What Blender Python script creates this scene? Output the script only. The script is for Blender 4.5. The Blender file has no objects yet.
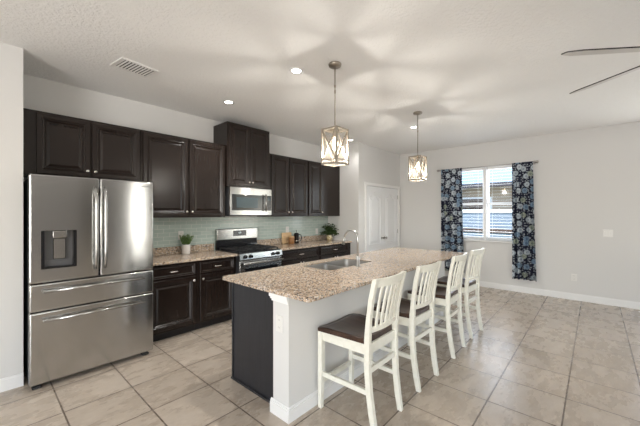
import bpy, bmesh, math, random
from mathutils import Vector, Matrix
R = math.radians
PI = math.pi
random.seed(7)
scene = bpy.context.scene
C = scene.collection
FL = 307.2
YAW = .731
CAM = Vector((0.0, -4.296, 1.468))
CEIL = 2.877
XR = 6.764          # window wall
YP = -0.804         # pantry wall face
XP = 5.037          # return beside the pantry
XL, YF = -3.5, -9.6

# ------------------------------------------------------------------ camera
cam = bpy.data.cameras.new('camera')
co = bpy.data.objects.new('camera', cam)
C.objects.link(co)
cam.sensor_fit = 'HORIZONTAL'
cam.sensor_width = 36
cam.lens = FL * 36 / 640
cam.shift_y = .44 / 640
cam.clip_start = .05
co.location = CAM
co.rotation_euler = (R(90), 0, YAW - R(90))
scene.camera = co

# ------------------------------------------------------------------ view + world
scene.view_settings.view_transform = 'Standard'
scene.view_settings.look = 'None'
scene.view_settings.gamma = 1
scene.view_settings.use_curve_mapping = False
scene.view_settings.exposure = 0.16
W = bpy.data.worlds.new('sky')
scene.world = W
W.use_nodes = True
wn = W.node_tree.nodes
wl = W.node_tree.links
sky = wn.new('ShaderNodeTexSky')
sky.sky_type = 'NISHITA'
sky.sun_disc = False
sky.sun_elevation = R(50)
sky.sun_rotation = R(200)
wl.new(sky.outputs[0], wn['Background'].inputs[0])
wn['Background'].inputs[1].default_value = .6

sd = bpy.data.lights.new('sun', 'SUN')
sd.energy = 6.0
sd.angle = R(1)
sd.color = (1, .95, .87)
so = bpy.data.objects.new('sun', sd)
so.rotation_euler = (R(35), 0, R(-60))
so.location = (9, -6, 9)
C.objects.link(so)


def window_light(name, loc, rot, sx, sy, energy, col=(1, .97, .93)):
    d = bpy.data.lights.new(name, 'AREA')
    d.shape = 'RECTANGLE'
    d.size = sx
    d.size_y = sy
    d.energy = energy
    d.color = col
    o = bpy.data.objects.new(name, d)
    o.location = loc
    o.rotation_euler = rot
    C.objects.link(o)
    return o


# area lamps in place of daylight at the openings (glass door right of the frame, windows behind the camera, kitchen window)
window_light('daylight_glass_door', (XR + .42, -6.03, 1.22), (0, R(132), 0), 2.3, 2.2, 60, (1, .98, .96))  # lamp aimed upward to brighten the ceiling
window_light('daylight_window_behind', (3.85, -9.70, 1.45), (R(95), 0, 0), .34, 2.0, 18)
window_light('daylight_sliding_doors_behind', (-1.2, -10.1, 1.15), (R(135), 0, 0), 2.6, 2.3, 20, (1, .98, .96))  # tilted up so more of its light reaches the ceiling
window_light('side_fill_light', (XL - .40, -4.9, 1.45), (0, R(-128), 0), 1.9, 3.0, 275, (1, .98, .96))  # added source on the unseen left side, tilted up towards the ceiling
window_light('daylight_kitchen_window', (XR + .13, -2.65, 1.68), (0, R(90), 0), 1.4, 1.0, 22, (.93, .97, 1))


# ------------------------------------------------------------------ materials
def mat(name, col=(.8, .8, .8), rough=.5, metal=0., spec=None, coat=0.):
    m = bpy.data.materials.new(name)
    m.use_nodes = True
    b = m.node_tree.nodes['Principled BSDF']
    b.inputs['Base Color'].default_value = (*col, 1)
    b.inputs['Roughness'].default_value = rough
    b.inputs['Metallic'].default_value = metal
    if spec is not None:
        b.inputs['Specular IOR Level'].default_value = spec
    if coat:
        b.inputs['Coat Weight'].default_value = coat
        b.inputs['Coat Roughness'].default_value = .1
    m['b'] = 1
    return m


def bs(m):
    return m.node_tree.nodes['Principled BSDF'], m.node_tree.nodes, m.node_tree.links


def coords(m, scale=(1, 1, 1), kind='Object', rot=(0, 0, 0), loc=(0, 0, 0)):
    b, n, l = bs(m)
    t = n.new('ShaderNodeTexCoord')
    mp = n.new('ShaderNodeMapping')
    mp.inputs['Scale'].default_value = scale
    mp.inputs['Rotation'].default_value = rot
    mp.inputs['Location'].default_value = loc
    l.new(t.outputs[kind], mp.inputs[0])
    return mp.outputs[0]


def noise(m, vec, scale, detail=3, rough=.5):
    b, n, l = bs(m)
    x = n.new('ShaderNodeTexNoise')
    x.inputs['Scale'].default_value = scale
    x.inputs['Detail'].default_value = detail
    x.inputs['Roughness'].default_value = rough
    l.new(vec, x.inputs['Vector'])
    return x.outputs['Fac']


def ramp(m, fac, stops, interp='LINEAR'):
    b, n, l = bs(m)
    x = n.new('ShaderNodeValToRGB')
    x.color_ramp.interpolation = interp
    e = x.color_ramp.elements
    while len(e) < len(stops):
        e.new(.5)
    for i, (p, c) in enumerate(stops):
        e[i].position = p
        e[i].color = (*c, 1) if len(c) == 3 else c
    l.new(fac, x.inputs[0])
    return x.outputs[0]


def mix(m, fac, a, b_, mode='MIX'):
    b, n, l = bs(m)
    x = n.new('ShaderNodeMix')
    x.data_type = 'RGBA'
    x.blend_type = mode
    for sock, v in ((x.inputs[0], fac), (x.inputs[6], a), (x.inputs[7], b_)):
        if hasattr(v, 'links'):
            l.new(v, sock)
        elif isinstance(v, (int, float)):
            sock.default_value = v
        else:
            sock.default_value = (*v, 1)
    return x.outputs[2]


def bump(m, h, strength, dist=.01):
    b, n, l = bs(m)
    x = n.new('ShaderNodeBump')
    x.inputs['Strength'].default_value = strength
    x.inputs['Distance'].default_value = dist
    l.new(h, x.inputs['Height'])
    l.new(x.outputs[0], b.inputs['Normal'])


def setcol(m, c):
    b, n, l = bs(m)
    l.new(c, b.inputs['Base Color'])


def emit(m, col, st):
    b, n, l = bs(m)
    b.inputs['Emission Color'].default_value = (*col, 1)
    b.inputs['Emission Strength'].default_value = st


M = {}
M['wall'] = mat('painted_wall', (.665, .66, .645), .75)
v = coords(M['wall'])
bump(M['wall'], noise(M['wall'], v, 90, 4), .12, .004)
M['reflect_dark'] = mat('dark_reflection_wall', (.27, .26, .25), .75)  # unseen wall darkened to tone down the refrigerator's reflection
M['ceiling'] = mat('textured_ceiling', (.86, .855, .84), .9)
v = coords(M['ceiling'])
n1 = noise(M['ceiling'], v, 38, 4, .6)
bump(M['ceiling'], ramp(M['ceiling'], n1, [(.42, (0, 0, 0)), (.6, (1, 1, 1))]), .55, .006)
M['white'] = mat('white_trim_paint', (.80, .80, .79), .4)
M['door_white'] = mat('white_door_paint', (.80, .81, .82), .4)
M['vinyl'] = mat('white_vinyl', (.85, .86, .87), .35)
M['chair'] = mat('cream_white_paint', (.80, .79, .72), .35)
v = coords(M['chair'], (6, 6, 6))
setcol(M['chair'], ramp(M['chair'], noise(M['chair'], v, 4), [(.3, (.73, .72, .63)), (.7, (.80, .79, .71))]))
M['seat'] = mat('dark_brown_stained_wood', (.05, .03, .022), .28, 0, .3)
v = coords(M['seat'], (14, 1.5, 1.5))
setcol(M['seat'], ramp(M['seat'], noise(M['seat'], v, 5, 5), [(.3, (.028, .016, .012)), (.7, (.075, .043, .03))]))


def espresso(name, a, b_, rough):
    m = mat(name, a, rough, 0, .38)
    v = coords(m, (6, 6, .5))
    setcol(m, ramp(m, noise(m, v, 9, 5, .6), [(.3, a), (.7, b_)]))
    return m


M['espresso'] = espresso('espresso_wood', (.0150, .0096, .0075), (.0164, .0106, .0084), .26)
M['espresso_panel'] = espresso('dark_island_panel', (.017, .017, .020), (.026, .026, .030), .42)
M['toe'] = mat('dark_toe_kick', (.012, .010, .010), .5)


ANR = 0.25


def steel(name, col, rough, sc):
    m = mat(name, col, rough, 1.0)
    v = coords(m, sc)
    b, n, l = bs(m)
    nz = noise(m, v, 30, 3)
    tg = n.new('ShaderNodeTangent')
    tg.direction_type = 'RADIAL'
    tg.axis = 'Z'
    l.new(tg.outputs[0], b.inputs['Tangent'])
    b.inputs['Anisotropic'].default_value = .9
    b.inputs['Anisotropic Rotation'].default_value = ANR
    l.new(ramp(m, nz, [(.2, (rough - .006,) * 3), (.8, (rough + .008,) * 3)]), b.inputs['Roughness'])
    return m


M['steel'] = steel('brushed_stainless', (.52, .52, .51), .17, (.3, 9, 9))
M['steel_range'] = steel('brushed_stainless_range', (.46, .455, .44), .22, (.3, 9, 9))
M['steel_dark'] = mat('dark_grey_appliance_side', (.045, .045, .048), .5, .3)
M['nickel'] = mat('brushed_nickel', (.70, .67, .62), .26, 1)
M['pend_metal'] = mat('weathered_nickel', (.36, .32, .27), .4, .85)
M['faucet'] = mat('satin_nickel_faucet', (.46, .45, .43), .3, 1)
M['sink'] = mat('sink_stainless', (.52, .505, .48), .30, .9)
M['black'] = mat('black_gloss', (.010, .010, .012), .12)
M['black_matte'] = mat('black_cast_iron', (.014, .014, .015), .55)
M['rubber'] = mat('black_rubber', (.02, .02, .02), .7)
M['grey_plastic'] = mat('grey_plastic', (.085, .085, .09), .35)
M['mw_glass'] = mat('microwave_window', (.05, .075, .09), .12, 0, .3)
M['display'] = mat('dark_display', (.015, .016, .018), .15)
M['digit'] = mat('display_digits', (.6, .7, .7), .5)
emit(M['digit'], (.7, .85, .9), .5)
M['plate'] = mat('white_switch_plate', (.73, .72, .69), .35)
M['socket'] = mat('socket_shadow', (.22, .21, .2), .5)
M['hinge'] = mat('satin_nickel_hinge', (.35, .34, .32), .35, 1)
M['pot'] = mat('matte_white_pot', (.80, .76, .72), .6)
M['soil'] = mat('soil', (.05, .035, .025), .9)
M['leaf'] = mat('fresh_green_leaf', (.10, .20, .045), .5)
v = coords(M['leaf'])
setcol(M['leaf'], ramp(M['leaf'], noise(M['leaf'], v, 40), [(.3, (.055, .12, .025)), (.7, (.17, .28, .08))]))
M['leaf_dark'] = mat('dark_green_leaf', (.03, .06, .02), .45)
v = coords(M['leaf_dark'])
setcol(M['leaf_dark'], ramp(M['leaf_dark'], noise(M['leaf_dark'], v, 30), [(.3, (.018, .04, .012)), (.7, (.06, .10, .03))]))
M['gold_pot'] = mat('cream_gold_vase', (.6, .5, .28), .35)
v = coords(M['gold_pot'])
setcol(M['gold_pot'], ramp(M['gold_pot'], noise(M['gold_pot'], v, 22, 2), [(.42, (.45, .33, .12)), (.55, (.78, .72, .55))]))
M['board'] = mat('pale_bamboo', (.62, .42, .23), .45)
v = coords(M['board'], (3, 3, 25))
setcol(M['board'], ramp(M['board'], noise(M['board'], v, 4), [(.3, (.55, .36, .18)), (.7, (.70, .50, .29))]))
M['brown_wood'] = mat('warm_brown_wood', (.26, .12, .04), .4)
M['rod'] = mat('pewter_rod', (.42, .40, .38), .35, .9)
M['blade_edge'] = mat('dark_bronze_fan', (.035, .03, .027), .4, .3)
M['blade'] = mat('pale_fan_blade', (.60, .58, .55), .35)
M['vent'] = mat('white_vent_enamel', (.78, .77, .75), .4)
M['vent_dark'] = mat('vent_dark_void', (.012, .012, .012), .8)

# lamps
M['lens'] = mat('recessed_lens', (1, 1, 1), .4)
emit(M['lens'], (1, .93, .82), 14)
M['bulb'] = mat('warm_bulb', (1, .9, .7), .3)
emit(M['bulb'], (1, .80, .52), 9)

# glass
def glass(name, col, transp, rough=.05):
    m = bpy.data.materials.new(name)
    m.use_nodes = True
    n = m.node_tree.nodes
    l = m.node_tree.links
    n.clear()
    o = n.new('ShaderNodeOutputMaterial')
    mx = n.new('ShaderNodeMixShader')
    t = n.new('ShaderNodeBsdfTransparent')
    g = n.new('ShaderNodeBsdfGlossy')
    g.inputs['Roughness'].default_value = rough
    g.inputs['Color'].default_value = (*col, 1)
    lw = n.new('ShaderNodeLayerWeight')
    pw = n.new('ShaderNodeMath')
    pw.operation = 'POWER'
    pw.inputs[1].default_value = 4
    l.new(lw.outputs['Facing'], pw.inputs[0])
    f = n.new('ShaderNodeMath')
    f.operation = 'MULTIPLY_ADD'
    f.inputs[1].default_value = .5
    f.inputs[2].default_value = .04
    l.new(pw.outputs[0], f.inputs[0])
    t.inputs[0].default_value = (transp, transp, transp, 1)
    l.new(f.outputs[0], mx.inputs[0])
    l.new(t.outputs[0], mx.inputs[1])
    l.new(g.outputs[0], mx.inputs[2])
    l.new(mx.outputs[0], o.inputs[0])
    return m


M['glass'] = glass('window_glass', (1, 1, 1), .97)


def scrim(name, col, keep):
    m = bpy.data.materials.new(name)
    m.use_nodes = True
    n = m.node_tree.nodes
    l = m.node_tree.links
    n.clear()
    o = n.new('ShaderNodeOutputMaterial')
    mx = n.new('ShaderNodeMixShader')
    t = n.new('ShaderNodeBsdfTransparent')
    a = n.new('ShaderNodeMixShader')
    d = n.new('ShaderNodeBsdfDiffuse')
    tr = n.new('ShaderNodeBsdfTranslucent')
    d.inputs[0].default_value = (*col, 1)
    tr.inputs[0].default_value = (*col, 1)
    a.inputs[0].default_value = .5
    l.new(d.outputs[0], a.inputs[1])
    l.new(tr.outputs[0], a.inputs[2])
    mx.inputs[0].default_value = keep
    l.new(t.outputs[0], mx.inputs[1])
    l.new(a.outputs[0], mx.inputs[2])
    l.new(mx.outputs[0], o.inputs[0])
    return m


M['shade'] = scrim('seeded_shade_glass', (.60, .50, .37), .010)

# floor tile
m = M['floor'] = mat('porcelain_floor_tile', (.5, .45, .4), .30)
b, n, l = bs(m)
TX, TY = .4485, .458
vec = coords(m, (1, 1, 1), 'Object', (0, 0, 0), (-1.322 + 10 * TX, 3.664 + 20 * TY, 0))
br = n.new('ShaderNodeTexBrick')
br.offset = 0
br.squash = 1
br.inputs['Scale'].default_value = 1
br.inputs['Brick Width'].default_value = TX
br.inputs['Row Height'].default_value = TY
br.inputs['Mortar Size'].default_value = .0055
br.inputs['Mortar Smooth'].default_value = .1
br.inputs['Bias'].default_value = 0
br.inputs['Color1'].default_value = (0, 0, 0, 1)
br.inputs['Color2'].default_value = (1, 1, 1, 1)
br.inputs['Mortar'].default_value = (.5, .5, .5, 1)
l.new(vec, br.inputs['Vector'])
va = n.new('ShaderNodeVectorMath')
va.operation = 'MULTIPLY_ADD'
va.inputs[1].default_value = (5, 5, 5)
vs = n.new('ShaderNodeMapping')
vs.inputs['Scale'].default_value = (1, 2.2, 1)
vs.inputs['Rotation'].default_value = (0, 0, R(24))
l.new(vec, vs.inputs[0])
l.new(br.outputs['Color'], va.inputs[0])
l.new(vs.outputs[0], va.inputs[2])
nz = noise(m, va.outputs[0], 4.2, 6, .62)
tone = ramp(m, nz, [(.2, (.36, .295, .23)), (.5, (.45, .38, .305)), (.8, (.54, .475, .40))])
fine = noise(m, va.outputs[0], 22, 6, .7)
tone = mix(m, .30, tone, ramp(m, fine, [(.3, (.30, .25, .20)), (.7, (.56, .50, .44))]))
tone = mix(m, .10, tone, br.outputs['Color'], 'SOFT_LIGHT')
setcol(m, mix(m, br.outputs['Fac'], tone, (.13, .10, .08)))
bump(m, ramp(m, br.outputs['Fac'], [(0, (1, 1, 1)), (1, (0, 0, 0))]), .4, .002)
l.new(ramp(m, nz, [(.3, (.22, .22, .22)), (.7, (.34, .34, .34))]), b.inputs['Roughness'])

# granite
m = M['granite'] = mat('speckled_granite', (.5, .42, .34), .12, 0, .4)
b, n, l = bs(m)
vec = coords(m)
vo = n.new('ShaderNodeTexVoronoi')
vo.inputs['Scale'].default_value = 105
l.new(vec, vo.inputs['Vector'])
sep = n.new('ShaderNodeSeparateColor')
l.new(vo.outputs['Color'], sep.inputs[0])
c1 = ramp(m, sep.outputs[0], [(0, (.02, .018, .018)), (.13, (.13, .12, .115)), (.23, (.42, .30, .20)), (.5, (.55, .42, .30)),
                              (.74, (.42, .40, .37)), (.87, (.70, .64, .57))], 'CONSTANT')
c2 = ramp(m, noise(m, vec, 30, 4), [(.33, (.24, .20, .175)), (.5, (.50, .375, .27)), (.68, (.62, .51, .41))])
setcol(m, mix(m, .24, c1, c2))

# glass mosaic backsplash
m = M['splash'] = mat('pale_green_glass_tile', (.5, .6, .56), .13)
b, n, l = bs(m)
vec = coords(m, (1, 1, 1), 'Object', (R(-90), 0, 0))
br = n.new('ShaderNodeTexBrick')
br.offset = .5
br.inputs['Scale'].default_value = 1
br.inputs['Brick Width'].default_value = .152
br.inputs['Row Height'].default_value = .0515
br.inputs['Mortar Size'].default_value = .0028
br.inputs['Color1'].default_value = (.40, .49, .455, 1)
br.inputs['Color2'].default_value = (.47, .555, .51, 1)
br.inputs['Mortar'].default_value = (.64, .66, .62, 1)
l.new(vec, br.inputs['Vector'])
setcol(m, br.outputs['Color'])
nn = noise(m, coords(m), 13, 2)
hm = n.new('ShaderNodeMath')
hm.operation = 'SUBTRACT'
l.new(nn, hm.inputs[0])
l.new(br.outputs['Fac'], hm.inputs[1])
bump(m, hm.outputs[0], .5, .004)

# curtain print
m = M['curtain'] = mat('navy_floral_fabric', (.03, .04, .07), .8)
b, n, l = bs(m)
uv = coords(m, (1, 1, 1), 'UV')
def flowers(scale, r0, r1, seed, petals):
    v1 = n.new('ShaderNodeTexVoronoi')
    v1.voronoi_dimensions = '2D'
    v1.inputs['Scale'].default_value = scale
    v1.inputs['Randomness'].default_value = .75
    mp = n.new('ShaderNodeMapping')
    mp.inputs['Location'].default_value = (seed, seed * .7, 0)
    l.new(uv, mp.inputs[0])
    l.new(mp.outputs[0], v1.inputs['Vector'])
    nzz = noise(m, mp.outputs[0], petals, 2)
    ad = n.new('ShaderNodeMath')
    ad.operation = 'MULTIPLY_ADD'
    l.new(nzz, ad.inputs[0])
    ad.inputs[1].default_value = .17 if scale < 15 else .42
    l.new(v1.outputs['Distance'], ad.inputs[2])
    return ramp(m, ad.outputs[0], [(r0, (1, 1, 1)), (r1, (0, 0, 0))]), v1.outputs['Color'], ad.outputs[0]
f1, fc1, d1 = flowers(7.2, .43, .45, 3.1, 40)
f2, fc2, d2 = flowers(22, .46, .50, 7.7, 55)
sp = n.new('ShaderNodeSeparateColor')
l.new(fc1, sp.inputs[0])
petal = ramp(m, sp.outputs[0], [(0, (.70, .75, .77)), (.45, (.30, .42, .54)), (.7, (.58, .63, .65)), (.9, (.46, .50, .40))], 'CONSTANT')
rings = ramp(m, d1, [(0, (1, 1, 1)), (.20, (.35, .40, .5)), (.26, (1, 1, 1)), (.40, (.6, .65, .72)), (.46, (1, 1, 1))])
petal = mix(m, 1, petal, rings, 'MULTIPLY')
base = mix(m, f2, (.012, .016, .040), (.36, .40, .44))
setcol(m, mix(m, f1, base, petal))
tl = n.new('ShaderNodeBsdfTranslucent')
mx = n.new('ShaderNodeMixShader')
mx.inputs[0].default_value = .25
l.new(mix(m, f1, base, petal), tl.inputs[0])
l.new(b.outputs[0], mx.inputs[1])
l.new(tl.outputs[0], mx.inputs[2])
l.new(mx.outputs[0], n['Material Output'].inputs[0])

# outdoors
M['lawn'] = mat('lawn', (.12, .17, .06), .9)
M['siding'] = mat('blue_grey_siding', (.30, .36, .43), .7)
v = coords(M['siding'])
wv = M['siding'].node_tree.nodes.new('ShaderNodeTexWave')
wv.bands_direction = 'Z'
wv.inputs['Scale'].default_value = 1.6
M['siding'].node_tree.links.new(v, wv.inputs[0])
setcol(M['siding'], ramp(M['siding'], wv.outputs[0], [(0, (.26, .31, .38)), (.8, (.40, .46, .53)), (1, (.15, .18, .22))]))
M['stucco'] = mat('tan_stucco', (.44, .34, .25), .85)
M['roof'] = mat('blue_grey_roof', (.22, .31, .42), .6)
M['fascia'] = mat('dark_fascia', (.05, .045, .05), .6)
M['brown'] = mat('dark_brown_timber', (.09, .055, .04), .7)
M['fence'] = mat('blue_grey_fence', (.20, .26, .33), .7)
M['white_out'] = mat('white_outdoor_paint', (.85, .86, .87), .6)


# ------------------------------------------------------------------ mesh builder
class MB:
    def __init__(self, org=(0, 0, 0)):
        self.bm = bmesh.new()
        self.uvl = None
        self.org = Vector(org)

    def face(self, vs, smooth=False, flip=False):
        if flip:
            vs = list(reversed(vs))
        try:
            f = self.bm.faces.new(vs)
            f.smooth = smooth
            return f
        except ValueError:
            return None

    def box(self, x0, x1, y0, y1, z0, z1, bev=0, seg=1):
        x0, x1 = min(x0, x1), max(x0, x1)
        y0, y1 = min(y0, y1), max(y0, y1)
        z0, z1 = min(z0, z1), max(z0, z1)
        v = [self.bm.verts.new(p) for p in ((x0, y0, z0), (x1, y0, z0), (x1, y1, z0), (x0, y1, z0),
                                            (x0, y0, z1), (x1, y0, z1), (x1, y1, z1), (x0, y1, z1))]
        fs = [self.face([v[i] for i in q]) for q in ((3, 2, 1, 0), (4, 5, 6, 7), (0, 1, 5, 4), (1, 2, 6, 5), (2, 3, 7, 6), (3, 0, 4, 7))]
        if bev:
            es = list({e for f in fs for e in f.edges})
            r = bmesh.ops.bevel(self.bm, geom=es, offset=bev, segments=seg, affect='EDGES', profile=.5)
            if seg > 1:
                for f in r['faces']:
                    f.smooth = True
        return self

    def bar(self, p0, p1, w, h, up=(0, 0, 1), taper=1.0):
        p0, p1 = Vector(p0), Vector(p1)
        d = (p1 - p0).normalized()
        s = d.cross(Vector(up))
        if s.length < 1e-4:
            s = d.cross(Vector((0, 1, 0)))
        s.normalize()
        u = s.cross(d).normalized()
        a, b_ = [], []
        for sx, sy in ((-1, -1), (1, -1), (1, 1), (-1, 1)):
            a.append(self.bm.verts.new(p0 + s * sx * w / 2 + u * sy * h / 2))
            b_.append(self.bm.verts.new(p1 + s * sx * w / 2 * taper + u * sy * h / 2 * taper))
        self.face(a)
        self.face(b_, flip=True)
        for i in range(4):
            j = (i + 1) % 4
            self.face([a[j], a[i], b_[i], b_[j]])
        return self

    def tube(self, pts, r, seg=10, caps=True, rad=None):
        pts = [Vector(p) for p in pts]
        rings = []
        prev = None
        for i, p in enumerate(pts):
            d = (pts[min(i + 1, len(pts) - 1)] - pts[max(i - 1, 0)]).normalized()
            if prev is None:
                u = d.cross(Vector((0, 0, 1)))
                if u.length < 1e-3:
                    u = d.cross(Vector((0, 1, 0)))
            else:
                u = prev - d * prev.dot(d)
            u.normalize()
            prev = u
            w = d.cross(u)
            rr = rad[i] if rad else r
            rings.append([self.bm.verts.new(p + (u * math.cos(2 * PI * k / seg) + w * math.sin(2 * PI * k / seg)) * rr) for k in range(seg)])
        for a, b_ in zip(rings, rings[1:]):
            for k in range(seg):
                j = (k + 1) % seg
                self.face([a[k], a[j], b_[j], b_[k]], True)
        if caps:
            self.face(rings[0], flip=True)
            self.face(rings[-1])
        return self

    def lathe(self, prof, c=(0, 0, 0), axis='z', seg=24, smooth=True):
        c = Vector(c)
        rings = []
        for r, h in prof:
            ring = []
            for k in range(seg):
                a = 2 * PI * k / seg
                x, y = r * math.cos(a), r * math.sin(a)
                p = {'z': (x, y, h), 'y': (x, -h, y), 'x': (h, x, y)}[axis]
                ring.append(self.bm.verts.new(c + Vector(p)))
            rings.append(ring)
        for a, b_ in zip(rings, rings[1:]):
            for k in range(seg):
                j = (k + 1) % seg
                self.face([a[k], a[j], b_[j], b_[k]], smooth)
        self.face(rings[0], flip=True)
        self.face(rings[-1])
        return self

    def rings(self, loops, cap0=True, cap1=True, smooth=False):
        vs = [[self.bm.verts.new(p) for p in lp] for lp in loops]
        k = len(vs[0])
        for a, b_ in zip(vs, vs[1:]):
            for i in range(k):
                j = (i + 1) % k
                self.face([a[i], a[j], b_[j], b_[i]], smooth)
        if cap0:
            self.face(vs[0], flip=True)
        if cap1:
            self.face(vs[-1])
        return self

    def panel_door(self, x0, x1, z0, z1, yf, t=.02, fw=.055, raised=True):
        """cabinet door or drawer front facing -y: frame, moulding, recessed panel"""
        def lp(i, y):
            return [(x0 + i, y, z0 + i), (x1 - i, y, z0 + i), (x1 - i, y, z1 - i), (x0 + i, y, z1 - i)]
        L = [lp(0, yf + t), lp(0, yf + .004), lp(.004, yf)]
        if fw:
            L += [lp(fw - .012, yf), lp(fw - .006, yf + .005), lp(fw + .004, yf + .003), lp(fw + .018, yf + .015)]
            if raised:
                L += [lp(fw + .026, yf + .015), lp(fw + .046, yf + .008)]
        return self.rings(L)

    def build(self, name, m, parent=None, loc=None):
        bm = self.bm
        if self.org.length:
            for v_ in bm.verts:
                v_.co -= self.org
        bmesh.ops.recalc_face_normals(bm, faces=bm.faces[:])
        me = bpy.data.meshes.new(name)
        bm.to_mesh(me)
        bm.free()
        me.materials.append(M[m] if isinstance(m, str) else m)
        o = bpy.data.objects.new(name, me)
        C.objects.link(o)
        if parent:
            o.parent = parent
        elif loc is not None:
            o.location = loc
        elif self.org.length:
            o.location = self.org
        return o


def tag(o, label=None, cat=None, group=None, kind=None):
    if label:
        o['label'] = label
    if cat:
        o['category'] = cat
    if group:
        o['group'] = group
    if kind:
        o['kind'] = kind
    return o


def thing(name, label, cat, loc, rz=0, group=None):
    o = bpy.data.objects.new(name, None)
    o.empty_display_size = .1
    o.location = loc
    o.rotation_euler = (0, 0, rz)
    C.objects.link(o)
    return tag(o, label, cat, group)


def kids(o):
    return [c for c in bpy.data.objects if c.parent == o]


def copy_tree(o, parent=None):
    c = o.copy()
    C.objects.link(c)
    c.parent = parent
    for ch in kids(o):
        copy_tree(ch, c)
    return c


def struct(name, mb, m, parent=None):
    o = mb.build(name, m, parent)
    o['kind'] = 'structure'
    return o


# ------------------------------------------------------------------ room shell
struct('floor', MB().box(XL - .15, XR + .15, YF - .15, .15, -.10, 0), 'floor')
struct('ceiling', MB().box(XL - .15, XR + .15, YF - .15, .15, CEIL, CEIL + .1), 'ceiling')
struct('wall_back', MB().box(XL, XP, 0, .15, 0, CEIL), 'wall')
struct('wall_left', MB().box(XL - .15, XL, YF, -6.45, 0, CEIL).box(XL - .15, XL, -3.35, .15, 0, CEIL).box(XL - .15, XL, -6.45, -3.35, 0, .45).box(XL - .15, XL, -6.45, -3.35, 2.45, CEIL), 'wall')
struct('added_side_window', MB().box(XL - .10, XL - .05, -6.45, -6.38, .45, 2.45).box(XL - .10, XL - .05, -3.42, -3.35, .45, 2.45).box(XL - .10, XL - .05, -6.38, -3.42, .45, .52).box(XL - .10, XL - .05, -6.38, -3.42, 2.38, 2.45).box(XL - .10, XL - .05, -4.94, -4.86, .52, 2.38), 'white')  # out-of-view window added to bring in light from the left
struct('wall_fridge_side', MB().box(XL, .262, -.652, -.001, 0, CEIL), 'wall')
# pantry block with a door opening
DX0, DX1, DH = 5.315, 6.665, 2.045
w = MB()
w.box(XP, DX0, YP, .15, 0, CEIL)
w.box(DX1, XR, YP, .15, 0, CEIL)
w.box(DX0, DX1, YP, .15, DH, CEIL)
w.box(DX0, DX1, -.05, .15, 0, DH)
struct('wall_pantry', w, 'wall')
# window wall
WY0, WY1, WZ0, WZ1 = -3.26, -2.06, .935, 2.415
SY0, SY1, SZ = -7.15, -4.90, 2.42
w = MB()
w.box(XR, XR + .15, WY1, .15, 0, CEIL)
w.box(XR, XR + .15, WY0, WY1, 0, WZ0)
w.box(XR, XR + .15, WY0, WY1, WZ1, CEIL)
w.box(XR, XR + .15, SY1, WY0, 0, CEIL)
w.box(XR, XR + .15, SY0, SY1, SZ, CEIL)
w.box(XR, XR + .15, YF, SY0, 0, CEIL)
struct('wall_right', w, 'wall')
# wall behind the camera
w = MB()
for a, b_, z0, z1 in ((XL, -2.5, 0, CEIL), (-2.5, .1, 2.42, CEIL), (.1, 2.2, 0, CEIL), (2.2, 2.85, 2.4, CEIL), (2.85, 3.65, 0, CEIL), (3.65, 4.05, 0, .45), (3.65, 4.05, 2.45, CEIL), (4.05, XR, 0, CEIL)):
    w.box(a, b_, YF - .15, YF, z0, z1)
struct('wall_front', w, 'reflect_dark')
w = MB()
w.box(2.2, 2.85, YF - 1.4, YF - 1.3, 0, 2.5)
w.box(2.1, 2.2, YF - 1.4, YF - .15, 0, 2.5)
w.box(2.85, 2.95, YF - 1.4, YF - .15, 0, 2.5)
w.box(2.1, 2.95, YF - 1.4, YF - .15, 2.5, 2.6)
struct('dark_reflection_recess', w, 'reflect_dark')  # unseen doorway recess added for a dark band in the refrigerator's reflection


def skirting(name, segs):
    w = MB()
    for (x0, x1, y0, y1, fx, fy) in segs:
        w.box(x0, x1, y0, y1, 0, .095)
        w.box(x0 + (.006 if fx < 0 else 0), x1 - (.006 if fx > 0 else 0), y0 + (.006 if fy < 0 else 0), y1 - (.006 if fy > 0 else 0), .095, .108)
    struct(name, w, 'white')


T = .015
skirting('baseboard_left', [(XL, .262, -.652 - T, -.6521, 0, -1)])
skirting('baseboard_pantry', [(XP - .0, DX0 - .085, YP - T, YP - .0001, 0, -1), (DX1 + .085, XR - T, YP - T, YP - .0001, 0, -1)])
skirting('baseboard_right', [(XR - T, XR - .0001, SY1 + .075, YP - T, -1, 0), (XR - T, XR - .0001, YF, SY0 - .075, -1, 0)])

# glass door jamb at the right edge of the picture
w = MB()
w.box(XR - .02, XR - .0001, SY1, SY1 + .07, 0, SZ + .07)
w.box(XR - .02, XR - .0001, SY0 - .07, SY0, 0, SZ + .07)
w.box(XR - .02, XR - .0001, SY0, SY1, SZ, SZ + .07)
struct('trim_1', w, 'white')
d = struct('door_2', MB().box(XR + .03, XR + .07, SY0, SY0 + .07, .02, SZ).box(XR + .03, XR + .07, SY1 - .07, SY1, .02, SZ)
           .box(XR + .03, XR + .07, SY0 + .07, SY1 - .07, .02, .10).box(XR + .03, XR + .07, SY0 + .07, SY1 - .07, SZ - .07, SZ)
           .box(XR + .03, XR + .07, -6.06, -5.99, .10, SZ - .07), 'vinyl')
gl = MB().box(XR + .047, XR + .053, SY0 + .07, SY1 - .07, .10, SZ - .07).build('pane', 'glass', d)

# pantry double door: casing, two leaves with arched panels, knobs, hinges
w = MB()
for a, b_, z0, z1 in ((DX0 - .06, DX0, 0, DH + .06), (DX1, DX1 + .06, 0, DH + .06), (DX0, DX1, DH, DH + .06)):
    w.box(a, b_, YP - .018, YP - .0001, z0, z1)
    w.box(a + .012, b_ - .012 if b_ - a < .5 else b_ - .0, YP - .024, YP - .018, z0, z1 - (.012 if z0 else .012))
struct('trim_2', w, 'white')


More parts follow.
